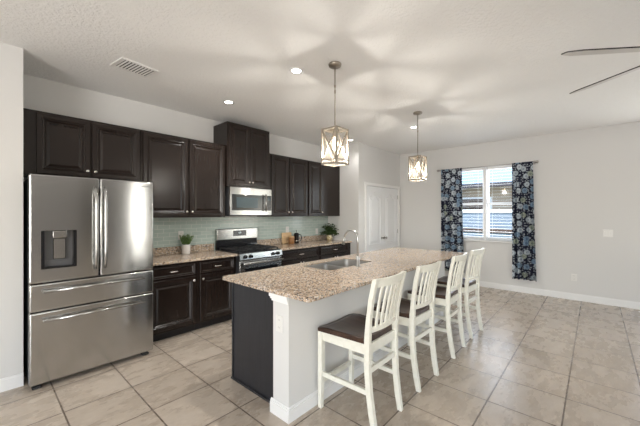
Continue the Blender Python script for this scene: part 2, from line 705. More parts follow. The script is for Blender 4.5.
def outline(x0, x1, z0, z1, arch, i, y):
    x0 += i
    x1 -= i
    z0 += i
    z1 -= i
    n_ = 10
    pts = [(x0, y, z0), (x1, y, z0)]
    for k in range(n_ + 1):
        t = k / n_
        x = x1 + (x0 - x1) * t
        s = abs(2 * t - 1)
        z = z1 - arch + arch * .5 * (1 + math.cos(PI * min(1, s * 1.15))) if arch else z1
        pts.append((x, y, z))
    return pts


for i, (a, b_) in enumerate(((DX0 + .004, (DX0 + DX1) / 2 - .002), ((DX0 + DX1) / 2 + .002, DX1 - .004))):
    w = MB()
    yf = YP + .008
    w.box(a, b_, yf, yf + .035, .012, DH - .004)
    for z0, z1, ar in ((.16, .70, 0), (.80, 1.92, .10)):
        x0, x1 = a + .11, b_ - .11
        w.rings([outline(x0, x1, z0, z1, ar, 0, yf - .0005), outline(x0, x1, z0, z1, ar, .010, yf - .011), outline(x0, x1, z0, z1, ar, .018, yf - .010),
                 outline(x0, x1, z0, z1, ar, .026, yf - .001), outline(x0, x1, z0, z1, ar, .05, yf - .001), outline(x0, x1, z0, z1, ar, .085, yf - .011)], cap0=False)
    lf = struct('door_%d' % (1 if i == 0 else 3), w, 'door_white')
    kx = b_ - .055 if i == 0 else a + .055
    MB().lathe([(.026, 0), (.026, .006), (.010, .010), (.010, .035), (.022, .042), (.027, .055), (.022, .068), (.006, .073)], (kx, yf, .93), 'y', 16).build('door_knob', 'hinge', lf)
    hx = a + .002 if i == 0 else b_ - .002
    for hz in (.22, 1.05, 1.85):
        MB().box(hx - .012, hx + .012, yf - .006, yf - .0002, hz - .045, hz + .045).build('hinge', 'hinge', lf)

# window in the right wall: two sash units with a centre post
wf = MB()
xw0, xw1 = XR + .06, XR + .12
ym = -2.65
wf.box(XR + .001, xw1, ym - .024, ym + .024, WZ0, WZ1)
for y0, y1 in ((WY0, ym - .024), (ym + .024, WY1)):
    wf.box(xw0, xw1, y0, y0 + .028, WZ0, WZ1)
    wf.box(xw0, xw1, y1 - .028, y1, WZ0, WZ1)
    wf.box(xw0, xw1, y0 + .028, y1 - .028, WZ0, WZ0 + .05)
    wf.box(xw0, xw1, y0 + .028, y1 - .028, WZ1 - .04, WZ1)
    wf.box(xw0, xw1, y0 + .028, y1 - .028, 1.64, 1.69)
win = struct('window_1', wf, 'vinyl')
for y0, y1 in ((WY0, ym - .024), (ym + .024, WY1)):
    MB().box(xw0 + .026, xw0 + .03, y0 + .028, y1 - .028, WZ0 + .05, WZ1 - .04).build('pane', 'glass', win)
MB().box(XR - .03, XR + .06, WY0 + .001, WY1 - .001, WZ0 - .03, WZ0, .004).build('window_sill', 'white', win)
# blinds
for k, (y0, y1) in enumerate(((WY0 + .01, ym - .030), (ym + .030, WY1 - .01))):
    b_ = thing('window_blind', 'white horizontal blind with open slats in the %s half of the window' % ('right' if k == 0 else 'left'), 'blind', (XR + .03, (y0 + y1) / 2, WZ1), 0, 'window blinds')
    o0 = b_.location
    MB(o0).box(XR + .004, XR + .052, y0, y1, WZ1 - .075, WZ1 - .002, .003).build('headrail', 'vinyl', b_)
    z = WZ1 - .13
    while z > WZ0 + .10:
        w = MB(o0)
        w.bar((XR + .03, y0 + .002, z), (XR + .03, y1 - .002, z), .044, .003, (-.05, 0, 1))
        w.build('slat', 'vinyl', b_)
        z -= .062
    MB(o0).box(XR + .008, XR + .050, y0 + .002, y1 - .002, WZ0 + .045, WZ0 + .066).build('bottom_rail', 'vinyl', b_)
    for yy in (y0 + .10, y1 - .10):
        MB(o0).box(XR + .0285, XR + .0305, yy - .002, yy + .002, WZ0 + .06, WZ1 - .07).build('ladder_cord', 'vinyl', b_)

# window behind the camera and sliding doors behind the camera (seen only as reflections)
w = MB()
for x0, x1, z0, z1 in ((3.65, 3.70, .45, 2.45), (4.0, 4.05, .45, 2.45), (3.70, 4.0, .45, .51), (3.70, 4.0, 2.39, 2.45), (3.70, 4.0, 1.42, 1.47)):
    w.box(x0, x1, YF - .09, YF - .03, z0, z1)
struct('window_2', w, 'vinyl')
w = MB()
for x0, x1, z0, z1 in ((-2.5, -2.43, .01, 2.42), (.03, .1, .01, 2.42), (-2.43, .03, .01, .09), (-2.43, .03, 2.34, 2.42), (-1.24, -1.17, .09, 2.34)):
    w.box(x0, x1, YF - .09, YF - .03, z0, z1)
struct('door_4', w, 'vinyl')

# tile backsplash on the back wall
sp_o = MB((3.1, 0, 1)).box(1.10, XP - .002, -.010, -.001, 1.0165, 1.414).box(2.385, 3.14, -.010, -.001, .85, 1.0165).build('tile_backsplash', 'splash')
tag(sp_o, 'pale green glass tile backsplash in running bond above the kitchen counter', 'backsplash')


# ------------------------------------------------------------------ kitchen cabinets
def knob(par, x, y, z, o0):
    return MB(o0).lathe([(.007, 0), (.006, .012), (.014, .017), (.016, .023), (.012, .029), (.004, .031)], (x, y, z), 'y', 14).build('knob', 'nickel', par)


def pull(par, x, y, z, o0, L=.11):
    p = []
    for k in range(13):
        t = k / 12
        s = math.sin(PI * t)
        p.append((x - L / 2 + L * t, y - .004 - .026 * min(1, s * 1.6), z))
    rad = [.0045 + .002 * math.sin(PI * k / 12) for k in range(13)]
    return MB(o0).tube(p, .006, 8, True, rad).build('handle', 'nickel', par)


UY = -.335     # upper carcass front
UZ0, UZ1 = 1.415, 2.450


def upper(label, x0, x1, z0, z1, yf, doors, grp=True):
    """doors: (x0, x1, knob side)"""
    t = thing('upper_cabinet', label, 'cabinet', (x0, 0, z0), 0, 'dark wall cabinets')
    o0 = t.location
    MB(o0).box(x0, x1, yf, -.002, z0, z1, .0015).build('body', 'espresso', t)
    for a, b_, side in doors:
        d_ = MB(o0).panel_door(a, b_, z0 + .018, z1 - .022, yf - .021, .0205, .052).build('door', 'espresso', t)
        if side:
            knob(t, b_ - .028 if side > 0 else a + .028, yf - .021, z0 + .075, o0).parent = d_
    return t


upper('short dark two-door wall cabinet directly above the refrigerator', .266, 1.274, 1.832, UZ1, UY, [(.372, .792, 1), (.804, 1.262, -1)])
upper('dark two-door wall cabinet between the refrigerator cabinet and the raised microwave cabinet', 1.277, 2.375, UZ0, UZ1, UY, [(1.296, 1.832, 1), (1.849, 2.362, -1)])
upper('raised dark two-door cabinet standing taller directly above the microwave', 2.378, 3.142, 1.857, 2.785, -.385, [(2.392, 2.757, 1), (2.763, 3.128, -1)])
upper('dark two-door wall cabinet just right of the microwave', 3.172, 4.072, UZ0, UZ1, UY, [(3.215, 3.600, 1), (3.625, 4.052, -1)])
upper('dark wall cabinet with one door and wide blank panel ending at the corner', 4.075, XP - .004, UZ0, UZ1, UY, [(4.098, 4.470, 1)])


def basecab(label, x0, x1, cols):
    t = thing('base_cabinet', label, 'cabinet', (x0, 0, 0), 0, 'dark base cabinets')
    o0 = t.location
    yf = -.61
    MB(o0).box(x0, x1, yf, -.002, .10, .8835, .0015).build('body', 'espresso', t)
    MB(o0).box(x0, x1, yf + .07, -.01, 0, .0995).build('toe_kick', 'toe', t)
    for dr in cols['drawers']:
        d_ = MB(o0).panel_door(dr[0], dr[1], .715, .862, yf - .021, .0205, .022, False).build('drawer', 'espresso', t)
        pull(d_, (dr[0] + dr[1]) / 2, yf - .021, .79, o0)
    for a, b_, side in cols['doors']:
        d_ = MB(o0).panel_door(a, b_, .125, .700, yf - .021, .0205, .055).build('door', 'espresso', t)
        knob(d_, b_ - .03 if side > 0 else a + .03, yf - .021, .650, o0)
    return t


basecab('dark base cabinet with drawer right beside the refrigerator', 1.235, 1.822, dict(drawers=[(1.262, 1.795)], doors=[(1.262, 1.795, 1)]))
basecab('dark base cabinet with drawer just left of the gas range', 1.825, 2.372, dict(drawers=[(1.853, 2.335)], doors=[(1.853, 2.335, -1)]))
basecab('dark base cabinet with wide drawer just right of the gas range', 3.148, 4.078, dict(drawers=[(3.185, 4.055)], doors=[(3.185, 3.617, 1), (3.623, 4.055, -1)]))
basecab('dark base cabinet with wide drawer in the corner beside the pantry wall', 4.081, XP - .004, dict(drawers=[(4.11, 4.93)], doors=[(4.11, 4.52, 1), (4.53, 4.93, -1)]))


def counter(label, x0, x1):
    t = thing('granite_countertop', label, 'countertop', (x0, 0, .8845), 0, 'granite kitchen countertops')
    MB(t.location).box(x0, x1, -.650, -.002, .8845, .9145, .004, 2).build('slab', 'granite', t)
    MB(t.location).box(x0, x1, -.024, -.002, .915, 1.016, .002).build('upstand', 'granite', t)


counter('speckled tan granite countertop between refrigerator and gas range', 1.226, 2.377)
counter('speckled tan granite countertop between gas range and pantry wall', 3.145, XP - .003)

# ------------------------------------------------------------------ refrigerator
t = thing('refrigerator', 'stainless steel french-door refrigerator with two drawers and water dispenser', 'refrigerator', (.72, -.5, 0))
o0 = t.location
FX0, FX1, FYF = .281, 1.226, -.865
fy = FYF
MB(o0).box(FX0 + .008, FX1 - .008, -.760, -.06, .022, 1.772, .004).build('body', 'steel_dark', t)
fxm = .760


def fdoor(a, b_, z0, z1, hole=None):
    w = MB(o0)
    if not hole:
        w.box(a, b_, fy, -.765, z0, z1, .012, 3)
    else:
        hx0, hx1, hz0, hz1 = hole
        nn_ = 4
        def rr(x0, x1, z0_, z1_, r, y):
            pts = []
            for cx, cz, a0 in ((x1 - r, z0_ + r, -90), (x1 - r, z1_ - r, 0), (x0 + r, z1_ - r, 90), (x0 + r, z0_ + r, 180)):
                for k in range(nn_):
                    an = R(a0 + 90 * k / (nn_ - 1))
                    pts.append((cx + r * math.cos(an), y, cz + r * math.sin(an)))
            return pts
        w.rings([rr(a, b_, z0, z1, .012, -.765), rr(a, b_, z0, z1, .012, fy + .010), rr(a + .003, b_ - .003, z0 + .003, z1 - .003, .012, fy + .003),
                 rr(a + .010, b_ - .010, z0 + .010, z1 - .010, .010, fy), rr(hx0, hx1, hz0, hz1, .006, fy), rr(hx0, hx1, hz0, hz1, .006, fy + .07)], cap0=True, cap1=True)
    return w


DISP = (.353, .590, 1.000, 1.323)
dl = fdoor(FX0, fxm - .0025, .887, 1.793, DISP).build('door', 'steel', t)
dr_ = fdoor(fxm + .0025, FX1, .887, 1.793).build('door', 'steel', t)
d1_ = fdoor(FX0, FX1, .651, .879).build('drawer', 'steel', t)
d2_ = fdoor(FX0, FX1, .047, .643).build('drawer', 'steel', t)
# dispenser
w = MB(o0)
w.box(DISP[0] + .001, DISP[1] - .001, fy + .055, fy + .068, DISP[2] + .001, DISP[3] - .001)
w.build('recess_back', 'grey_plastic', dl)
w = MB(o0)
w.box(DISP[0] + .001, DISP[0] + .022, fy + .004, fy + .055, DISP[2] + .001, DISP[3] - .001)
w.box(DISP[1] - .022, DISP[1] - .001, fy + .004, fy + .055, DISP[2] + .001, DISP[3] - .001)
w.box(DISP[0] + .022, DISP[1] - .022, fy + .004, fy + .055, DISP[2] + .001, DISP[2] + .014)
dsp = w.build('dispenser', 'black', dl)
MB(o0).box(.426, .525, fy + .002, fy + .054, 1.258, 1.319, .006, 2).build('spout', 'steel_range', dsp)
MB(o0).box(.433, .518, fy + .030, fy + .054, 1.076, 1.252, .004).build('paddle', 'steel_range', dsp)
MB(o0).box(.384, .562, fy + .048, fy + .054, 1.018, 1.065).build('drip_grille', 'grey_plastic', dsp)


def vhandle(par, x, z0, z1):
    w = MB(o0)
    p = []
    for k in range(15):
        tt = k / 14
        p.append((x, fy - .012 - .040 * min(1, math.sin(PI * tt) * 2.2), z0 + (z1 - z0) * tt))
    w.tube(p, .013, 10)
    return w.build('handle', 'steel_range', par)


def hhandle(par, z, x0, x1):
    w = MB(o0)
    w.tube([(x0, fy - .045, z), (x1, fy - .045, z)], .0115, 10)
    for xx in (x0 + .03, x1 - .03):
        w.tube([(xx, fy - .044, z), (xx, fy + .002, z)], .009, 8)
    return w.build('handle', 'steel_range', par)


vhandle(dl, fxm - .036, .961, 1.712)
vhandle(dr_, fxm + .036, .961, 1.712)
hhandle(d1_, .818, .362, 1.128)
hhandle(d2_, .576, .362, 1.128)
w = MB(o0)
for k in range(7):
    w.box(1.110 + k * .012, 1.118 + k * .012, fy - .0012, fy + .0005, 1.735, 1.746)
w.build('badge', 'grey_plastic', dr_)
for xx in (FX0 + .05, FX1 - .06):
    MB(o0).box(xx - .03, xx + .03, -.82, -.72, 0, .0215, .003).build('foot', 'rubber', t)
MB(o0).box(FX0 + .03, FX1 - .03, -.790, -.7605, .024, .046).build('kick_grille', 'rubber', t)

# ------------------------------------------------------------------ gas range
RX0, RX1 = 2.384, 3.138
t = thing('gas_range', 'stainless steel gas range with black cooktop and raised back panel', 'range', ((RX0 + RX1) / 2, -.33, 0))
o0 = t.location
MB(o0).box(RX0, RX1, -.655, -.026, .02, .905, .002).build('body', 'steel_dark', t)
MB(o0).box(RX0 - .0, RX1 + .0, -.665, -.075, .9055, .925, .006, 2).build('cooktop', 'black', t)
od = MB(o0).box(RX0 + .003, RX1 - .003, -.690, -.656, .215, .812, .006, 2).build('oven_door', 'steel_range', t)
MB(o0).box(RX0 + .09, RX1 - .09, -.694, -.6905, .34, .70).build('oven_window', 'black', od)
w = MB(o0)
w.tube([(RX0 + .02, -.742, .778), (RX1 - .02, -.742, .778)], .0155, 12)
for xx in (RX0 + .06, RX1 - .06):
    w.box(xx - .012, xx + .012, -.742, -.689, .768, .788)
w.build('handle', 'steel_range', od)
MB(o0).box(RX0 + .003, RX1 - .003, -.688, -.656, .045, .205, .006, 2).build('warming_drawer', 'steel_range', t)
# sloped control panel
w = MB(o0)
a = [(RX0, -.656, .822), (RX0, -.690, .822), (RX0, -.700, .830), (RX0, -.690, .908), (RX0, -.675, .916), (RX0, -.6665, .916), (RX0, -.6665, .905), (RX0, -.656, .905)]
w.rings([a, [(RX1, p[1], p[2]) for p in a]])
cp = w.build('control_panel', 'steel_range', t)
for xx in (2.470, 2.560, 2.960, 3.050):
    kk = MB(o0).lathe([(.026, 0), (.026, .008), (.021, .012), (.019, .034), (.012, .037)], (xx, -.694, .868), 'y', 18)
    kk.box(xx - .004, xx + .004, -.738, -.728, .850, .886)
    kk.build('knob', 'black', cp)
# grates and burners
for gx0, gx1 in ((RX0 + .03, RX0 + .255), (RX0 + .265, RX1 - .265), (RX1 - .255, RX1 - .03)):
    w = MB(o0)
    y0, y1 = -.635, -.115
    for yy in (y0, y1, (y0 + y1) / 2, y0 + .13, y1 - .13):
        w.box(gx0, gx1, yy - .006, yy + .006, .943, .956)
    for xx in (gx0 + .006, gx1 - .006, (gx0 + gx1) / 2):
        w.box(xx - .006, xx + .006, y0, y1, .9435, .9555)
    for xx in (gx0 + .008, gx1 - .008):
        for yy in (y0 + .006, y1 - .006):
            w.box(xx - .007, xx + .007, yy - .007, yy + .007, .9255, .944)
    w.build('grate', 'black_matte', t)
for xx, yy in ((2.53, -.50), (2.53, -.23), (2.761, -.37), (2.99, -.50), (2.99, -.23)):
    MB(o0).lathe([(.05, 0), (.05, .006), (.034, .008), (.034, .016), (.01, .017)], (xx, yy, .9255), 'z', 20).build('burner', 'black_matte', t)
# back panel: black riser and stainless head with clock
w = MB(o0)
a = [(RX0 + .012, -.026, .9055), (RX0 + .012, -.074, .9055), (RX0 + .012, -.074, 1.06), (RX0 + .012, -.026, 1.06)]
w.rings([a, [(RX1 - .012, p[1], p[2]) for p in a]])
MBr = w.build('riser', 'black', t)
bg = MB(o0).box(RX0 + .004, RX1 - .004, -.088, -.026, 1.0605, 1.232, .010, 3).build('back_panel', 'steel_range', t)
ck = MB(o0).box(2.665, 2.905, -.0905, -.0882, 1.115, 1.200).build('display', 'display', bg)
w = MB(o0)
for dx, segs in ((0, 'bc'), (.026, 'abged'), (.044, 'abcdef')):
    S = {'a': (0, .012, .022, .024), 'b': (.010, .012, .012, .024), 'c': (.010, .012, 0, .012), 'd': (0, .012, 0, .002), 'e': (0, .002, 0, .012), 'f': (0, .002, .012, .024), 'g': (0, .012, .011, .013)}
    for s_ in segs:
        q = S[s_]
        w.box(2.75 + dx + q[0], 2.75 + dx + q[1], -.0914, -.0906, 1.152 + q[2], 1.152 + q[3])
w.box(2.768, 2.770, -.0914, -.0906, 1.158, 1.160).box(2.768, 2.770, -.0914, -.0906, 1.168, 1.170)
w.build('clock_digits', 'digit', ck)
w = MB(o0)
for r_ in range(2):
    for k in range(5):
        w.box(2.68 + k * .046, 2.705 + k * .046, -.0912, -.0906, 1.122 + r_ * .012, 1.127 + r_ * .012)
w.build('button', 'grey_plastic', ck)

# ------------------------------------------------------------------ microwave
MX0, MX1, MZ0, MZ1 = 2.405, 3.164, 1.428, 1.8535
t = thing('microwave', 'stainless over-range microwave mounted under the raised cabinet', 'microwave', ((MX0 + MX1) / 2, 0, MZ0))
o0 = t.location
MB(o0).box(MX0, MX1, -.372, -.012, MZ0 + .012, MZ1, .003).build('body', 'steel_dark', t)
MB(o0).box(MX0 + .005, MX1 - .005, -.405, -.03, MZ0, MZ0 + .0115).build('vent_panel', 'steel_dark', t)
yf = -.415
df = MB(o0)
X1 = MX1
df.box(MX0, X1, yf, -.3725, MZ0 + .012, MZ1 - .002, .006, 2)
dm = df.build('front', 'steel_range', t)
MB(o0).box(MX0 + .030, 2.985, yf - .004, yf - .0002, MZ0 + .085, MZ1 - .105, .002).build('door', 'black', t)
MB(o0).box(MX0 + .105, 2.89, yf - .0052, yf - .0042, MZ0 + .125, MZ1 - .150).build('door_window', 'mw_glass', t)
cp = MB(o0).box(3.005, X1 - .012, yf - .003, yf - .0002, MZ0 + .085, MZ1 - .105, .001).build('control_panel', 'black', t)
w = MB(o0)
for r_ in range(6):
    for k in range(3):
        w.box(3.078 + k * .022, 3.092 + k * .022, yf - .0042, yf - .0031, MZ0 + .10 + r_ * .022, MZ0 + .110 + r_ * .022)
w.build('button', 'grey_plastic', cp)
MB(o0).box(3.076, 3.142, yf - .0042, yf - .0031, MZ0 + .245, MZ0 + .292).build('display', 'mw_glass', cp)
w = MB(o0)
w.tube([(3.020, yf - .040, MZ0 + .070), (3.020, yf - .040, MZ1 - .085)], .012, 10)
for zz in (MZ0 + .095, MZ1 - .11):
    w.tube([(3.020, yf - .039, zz), (3.020, yf - .001, zz)], .008, 8)
w.build('handle', 'steel_range', t)

# ------------------------------------------------------------------ island
IX0, IX1 = 1.493, 4.46
t = thing('kitchen_island', 'kitchen island with dark cabinet end and pale grey half wall', 'island', ((IX0 + IX1) / 2, -2.3, 0))
o0 = t.location
PY0, PY1, HX0 = -2.690, -2.520, 1.462
w = MB(o0)
w.box(IX0 + .045, 2.24, PY1 + .001, -1.905, .0, .8835)
w.box(3.10, IX1, PY1 + .001, -1.905, .0, .8835)
w.box(2.24, 3.10, PY1 + .001, -1.905, .0, .66)
w.box(2.24, 3.10, PY1 + .001, PY1 + .02, .66, .8835)
w.box(2.24, 3.10, -1.925, -1.905, .66, .8835)
w.build('cabinet_body', 'espresso_panel', t)
ep = MB(o0)
ep.box(IX0 + .026, IX0 + .0445, PY1 + .001, -1.885, .0, .8835)
ep.box(IX0 + .018, IX0 + .0262, -1.905, -1.885, .02, .8835)
ep.build('end_panel', 'espresso_panel', t)
MB(o0).box(IX0 + .010, IX0 + .0255, PY1 + .016, -1.878, .0, .020, .004).build('shoe_moulding', 'espresso_panel', t)
for k in range(5):
    a = IX0 + .07 + k * .578
    d_ = MB(o0).panel_door(a, a + .565, .125, .862, 0, .0205, .055)
    for v_ in d_.bm.verts:
        v_.co.x = 2 * (a + .2825) - v_.co.x
        v_.co.y = -1.884 - v_.co.y
    dd = d_.build('door', 'espresso', t)
hw = MB(o0).box(HX0, IX1, PY0, PY1, 0, .8835).build('half_wall', 'wall', t)
# cap moulding under the counter around the wall end, and baseboard
w = MB(o0)
for (g, z0, z1) in ((.010, .826, .842), (.018, .842, .858), (.026, .858, .8838)):
    w.box(HX0 - g * .8, HX0 - .0002, PY0 - .001, PY1 + g, z0, z1)
w.build('cap_moulding', 'white', hw)
w = MB(o0)
for z0, z1, g in ((0, .080, .016), (.080, .094, .011), (.094, .102, .005)):
    w.box(HX0 - g, HX0 - .0002, PY0 - g, PY1 + .02, z0, z1)
    w.box(HX0 - .0002, IX1, PY0 - g, PY0 - .0002, z0, z1)
w.build('baseboard', 'white', t)


def rrect(x0, x1, y0, y1, r, z, n_=7):
    pts = []
    rs = r if isinstance(r, (list, tuple)) else (r,) * 4
    for (cx, cy, a0), q in zip(((x1, y0, -90), (x1, y1, 0), (x0, y1, 90), (x0, y0, 180)), rs):
        sx = -1 if cx == x1 else 1
        sy = 1 if cy == y0 else -1
        for k in range(n_):
            an = R(a0 + 90 * k / (n_ - 1))
            pts.append((cx + sx * q + q * math.cos(an), cy + sy * q + q * math.sin(an), z))
    return pts


t = thing('island_countertop', 'speckled tan granite countertop on the kitchen island', 'countertop', (3.0, -2.38, .884))
o0 = t.location
w = MB(o0)
SX0, SX1, SY_0, SY_1 = 2.28, 3.05, -2.385, -1.985
X0, X1, Y0, Y1 = 1.432, 4.60, -2.910, -1.842
E_ = .004
w.rings([rrect(SX0, SX1, SY_0, SY_1, .045, .8845), rrect(X0 + E_, X1 - E_, Y0 + E_, Y1 - E_, .03, .8845), rrect(X0, X1, Y0, Y1, .03, .8845 + E_),
         rrect(X0, X1, Y0, Y1, .03, .9145 - E_), rrect(X0 + E_, X1 - E_, Y0 + E_, Y1 - E_, .03, .9145),
         rrect(SX0, SX1, SY_0, SY_1, .045, .9145), rrect(SX0, SX1, SY_0, SY_1, .045, .8845)], False, False)
w.build('slab', 'granite', t)

t = thing('kitchen_sink', 'stainless undermount double sink set into the island counter', 'sink', ((SX0 + SX1) / 2, -2.185, .70))
o0 = t.location
xm = 2.675
w = MB(o0)
w.rings([rrect(SX0 + .001, SX1 - .001, SY_0 + .001, SY_1 - .001, .045, .905), rrect(SX0 + .001, SX1 - .001, SY_0 + .001, SY_1 - .001, .045, .882)], False, False)
w.build('rim', 'sink', t)
for a, b_ in ((SX0 + .002, xm - .012), (xm + .012, SX1 - .002)):
    w = MB(o0)
    a0_, b0_ = a, b_
    w.rings([rrect(a0_, b0_, SY_0 + .002, SY_1 - .002, .044, .882), rrect(a0_ + .004, b0_ - .004, SY_0 + .006, SY_1 - .006, .06, .74),
             rrect(a0_ + .03, b0_ - .03, SY_0 + .03, SY_1 - .03, .05, .715)], False, True, False)
    bo = w.build('bowl', 'sink', t)
    MB(o0).lathe([(.045, 0), (.045, .004), (.03, .002)], ((a + b_) / 2, -2.185, .7155), 'z', 18).build('drain', 'nickel', bo)
MB(o0).box(xm - .012, xm + .012, SY_0 + .004, SY_1 - .004, .86, .882, .003).build('divider', 'sink', t)

t = thing('kitchen_faucet', 'brushed nickel gooseneck faucet standing beside the island sink', 'faucet', (2.655, -2.445, .915))
o0 = t.location
fx, fyy = 2.655, -2.445
MB(o0).lathe([(.030, 0), (.030, .006), (.021, .012), (.019, .10), (.016, .11)], (fx, fyy, .9148), 'z', 20).build('base', 'faucet', t)
p = [(fx, fyy, 1.02), (fx, fyy, 1.195)]
for k in range(1, 13):
    an = PI * k / 12 * .94
    p.append((fx, fyy + .088 - .088 * math.cos(an), 1.195 + .095 * math.sin(an)))
MB(o0).tube(p, .0115, 12).build('spout', 'faucet', t)
e = Vector(p[-1])
MB(o0).tube([e + Vector((0, .0, .0)), e + Vector((0, .010, -.035)), e + Vector((0, .016, -.080))], .015, 12, True, [.0135, .016, .019]).build('spray_head', 'faucet', t)
MB(o0).tube([(fx + .018, fyy, .985), (fx + .055, fyy - .005, 1.0), (fx + .105, fyy - .01, 1.035)], .006, 8).build('lever_handle', 'faucet', t)

# ------------------------------------------------------------------ bar stools
def make_stool():
    t = thing('bar_stool', '', 'bar stool', (0, 0, 0), 0, 'white bar stools at the island')
    sz = .620
    # scooped seat, wider at the front
    w = MB()
    nu, nv = 12, 10
    y0, y1 = -.205, .225
    def P(u, v_, top):
        hw_ = .192 + .034 * v_
        x = (2 * u - 1) * hw_
        y = y0 + (y1 - y0) * v_
        if abs(2 * u - 1) > .8:
            y = y0 + (y1 - y0) * (.5 + (v_ - .5) * (1 - .10 * ((abs(2 * u - 1) - .8) / .2) ** 2))
        dip = .028 * (1 - (2 * u - 1) ** 2) * math.sin(PI * min(1, max(0, .15 + .8 * (1 - v_)))) + .012 * max(0, v_ - .8) / .2
        return (x, y, sz - dip if top else sz - .034)
    top = [[w.bm.verts.new(P(i / nu, j / nv, True)) for j in range(nv + 1)] for i in range(nu + 1)]
    bot = [[w.bm.verts.new(P(i / nu, j / nv, False)) for j in range(nv + 1)] for i in range(nu + 1)]
    for i in range(nu):
        for j in range(nv):
            w.face([top[i][j], top[i + 1][j], top[i + 1][j + 1], top[i][j + 1]], True)
            w.face([bot[i][j], bot[i][j + 1], bot[i + 1][j + 1], bot[i + 1][j]])
    for i in range(nu):
        w.face([top[i][0], bot[i][0], bot[i + 1][0], top[i + 1][0]])
        w.face([top[i][nv], top[i + 1][nv], bot[i + 1][nv], bot[i][nv]])
    for j in range(nv):
        w.face([top[0][j], top[0][j + 1], bot[0][j + 1], bot[0][j]])
        w.face([top[nu][j], bot[nu][j], bot[nu][j + 1], top[nu][j + 1]])
    w.build('seat', 'seat', t)
    L = .038
    fx, fy_ = .195, .195
    bx = .188
    for s in (-1, 1):
        # front leg, slightly tapering
        w = MB()
        w.rings([[(s * fx + a * .015, fy_ + .006 + b_ * .015, 0) for a, b_ in ((-1, -1), (1, -1), (1, 1), (-1, 1))],
                 [(s * fx + a * L / 2, fy_ + b_ * L / 2, .30) for a, b_ in ((-1, -1), (1, -1), (1, 1), (-1, 1))],
                 [(s * fx + a * L / 2, fy_ + b_ * L / 2, .585) for a, b_ in ((-1, -1), (1, -1), (1, 1), (-1, 1))]])
        w.build('leg', 'chair', t)
    prof = [(0, -.265), (.12, -.243), (.28, -.222), (.45, -.213), (.62, -.215), (.75, -.226), (.90, -.250), (1.035, -.282)]
    def yb(z):
        for (za, ya), (zb, yb_) in zip(prof, prof[1:]):
            if za <= z <= zb:
                return ya + (yb_ - ya) * (z - za) / (zb - za)
        return prof[-1][1]
    def xb(z):
        return bx - .012 * max(0, .45 - z) / .45 + .012 * max(0, z - .62) / .4
    for s in (-1, 1):
        w = MB()
        lps = []
        for z, y in prof:
            d = .0195 if z < .7 else .0155
            if z == 0:
                d = .017
            ww = .0155
            cx = s * xb(z)
            lps.append([(cx - ww, y - d, z), (cx + ww, y - d, z), (cx + ww, y + d, z), (cx - ww, y + d, z)])
        w.rings(lps, True, True)
        w.build('leg', 'chair', t)
    # rails of the back: curved top rail, lower rail, five slats
    def curved(z0, z1, th, arch, crown):
        w = MB()
        n_ = 12
        lps = []
        for k in range(n_ + 1):
            u = 2 * k / n_ - 1
            x = u * (xb((z0 + z1) / 2) - .016)
            off = -arch * (1 - u * u)
            za, zb = z0, z1 + crown * (1 - u * u) - crown
            ya, yb2 = yb(z0) + off, yb(z1) + off
            lps.append([(x, ya - th / 2, za), (x, ya + th / 2, za), (x, yb2 + th / 2, zb), (x, yb2 - th / 2, zb)])
        w.rings(lps)
        return w
    curved(.978, 1.036, .022, .030, 0).build('top_rail', 'chair', t)
    curved(.664, .696, .020, .020, 0).build('lower_rail', 'chair', t)
    for k in range(5):
        u = -.66 + .33 * k
        x0 = u * (xb(.69) - .02)
        x1 = u * (xb(.97) - .02)
        w = MB()
        lps = []
        for q in range(6):
            tt = q / 5
            z = .696 + (.979 - .696) * tt
            x = x0 + (x1 - x0) * tt
            y = yb(z) - (.020 + .010 * tt) * (1 - u * u)
            lps.append([(x - .0115, y - .006, z), (x + .0115, y - .006, z), (x + .0115, y + .006, z), (x - .0115, y + .006, z)])
        w.rings(lps)
        w.build('slat', 'chair', t)
    # aprons under the seat
    az0, az1 = .515, .585
    MB().box(-fx + .0195, fx - .0195, fy_ - .008, fy_ + .012, az0, az1).build('apron', 'chair', t)
    MB().box(-bx + .0165, bx - .0165, -.222, -.204, az0 + .005, az1 + .002).build('apron', 'chair', t)
    for s in (-1, 1):
        MB().bar((s * fx, fy_ - .0195, .55), (s * bx, -.1915, .552), .020, .068).build('apron', 'chair', t)
    # stretchers
    MB().box(-fx + .0185, fx - .0185, fy_ - .009, fy_ + .011, .185, .222).build('stretcher', 'chair', t)
    z = .408
    MB().box(-xb(z) + .0165, xb(z) - .0165, yb(z) - .010, yb(z) + .010, z - .018, z + .018).build('stretcher', 'chair', t)
    for s in (-1, 1):
        MB().bar((s * (fx + .0), fy_ - .0190, .262), (s * xb(.262), yb(.262) + .0215, .262), .019, .034).build('stretcher', 'chair', t)
    return t


stools = [(1.935, -2.945, R(0), 'white slat-back bar stool nearest the camera, at the outlet end of the island'),
          (2.62, -2.950, R(-2), 'white slat-back bar stool second from the island outlet end'),
          (3.40, -2.955, R(1), 'white slat-back bar stool third from the island outlet end'),
          (4.07, -2.955, R(-3), 'white slat-back bar stool farthest from camera, closest to the window wall')]
proto = make_stool()
for i, (x, y, a, lab) in enumerate(stools):
    o = proto if i == 0 else copy_tree(proto)
    o.location = (x, y, 0)
    o.rotation_euler = (0, 0, a)
    o['label'] = lab

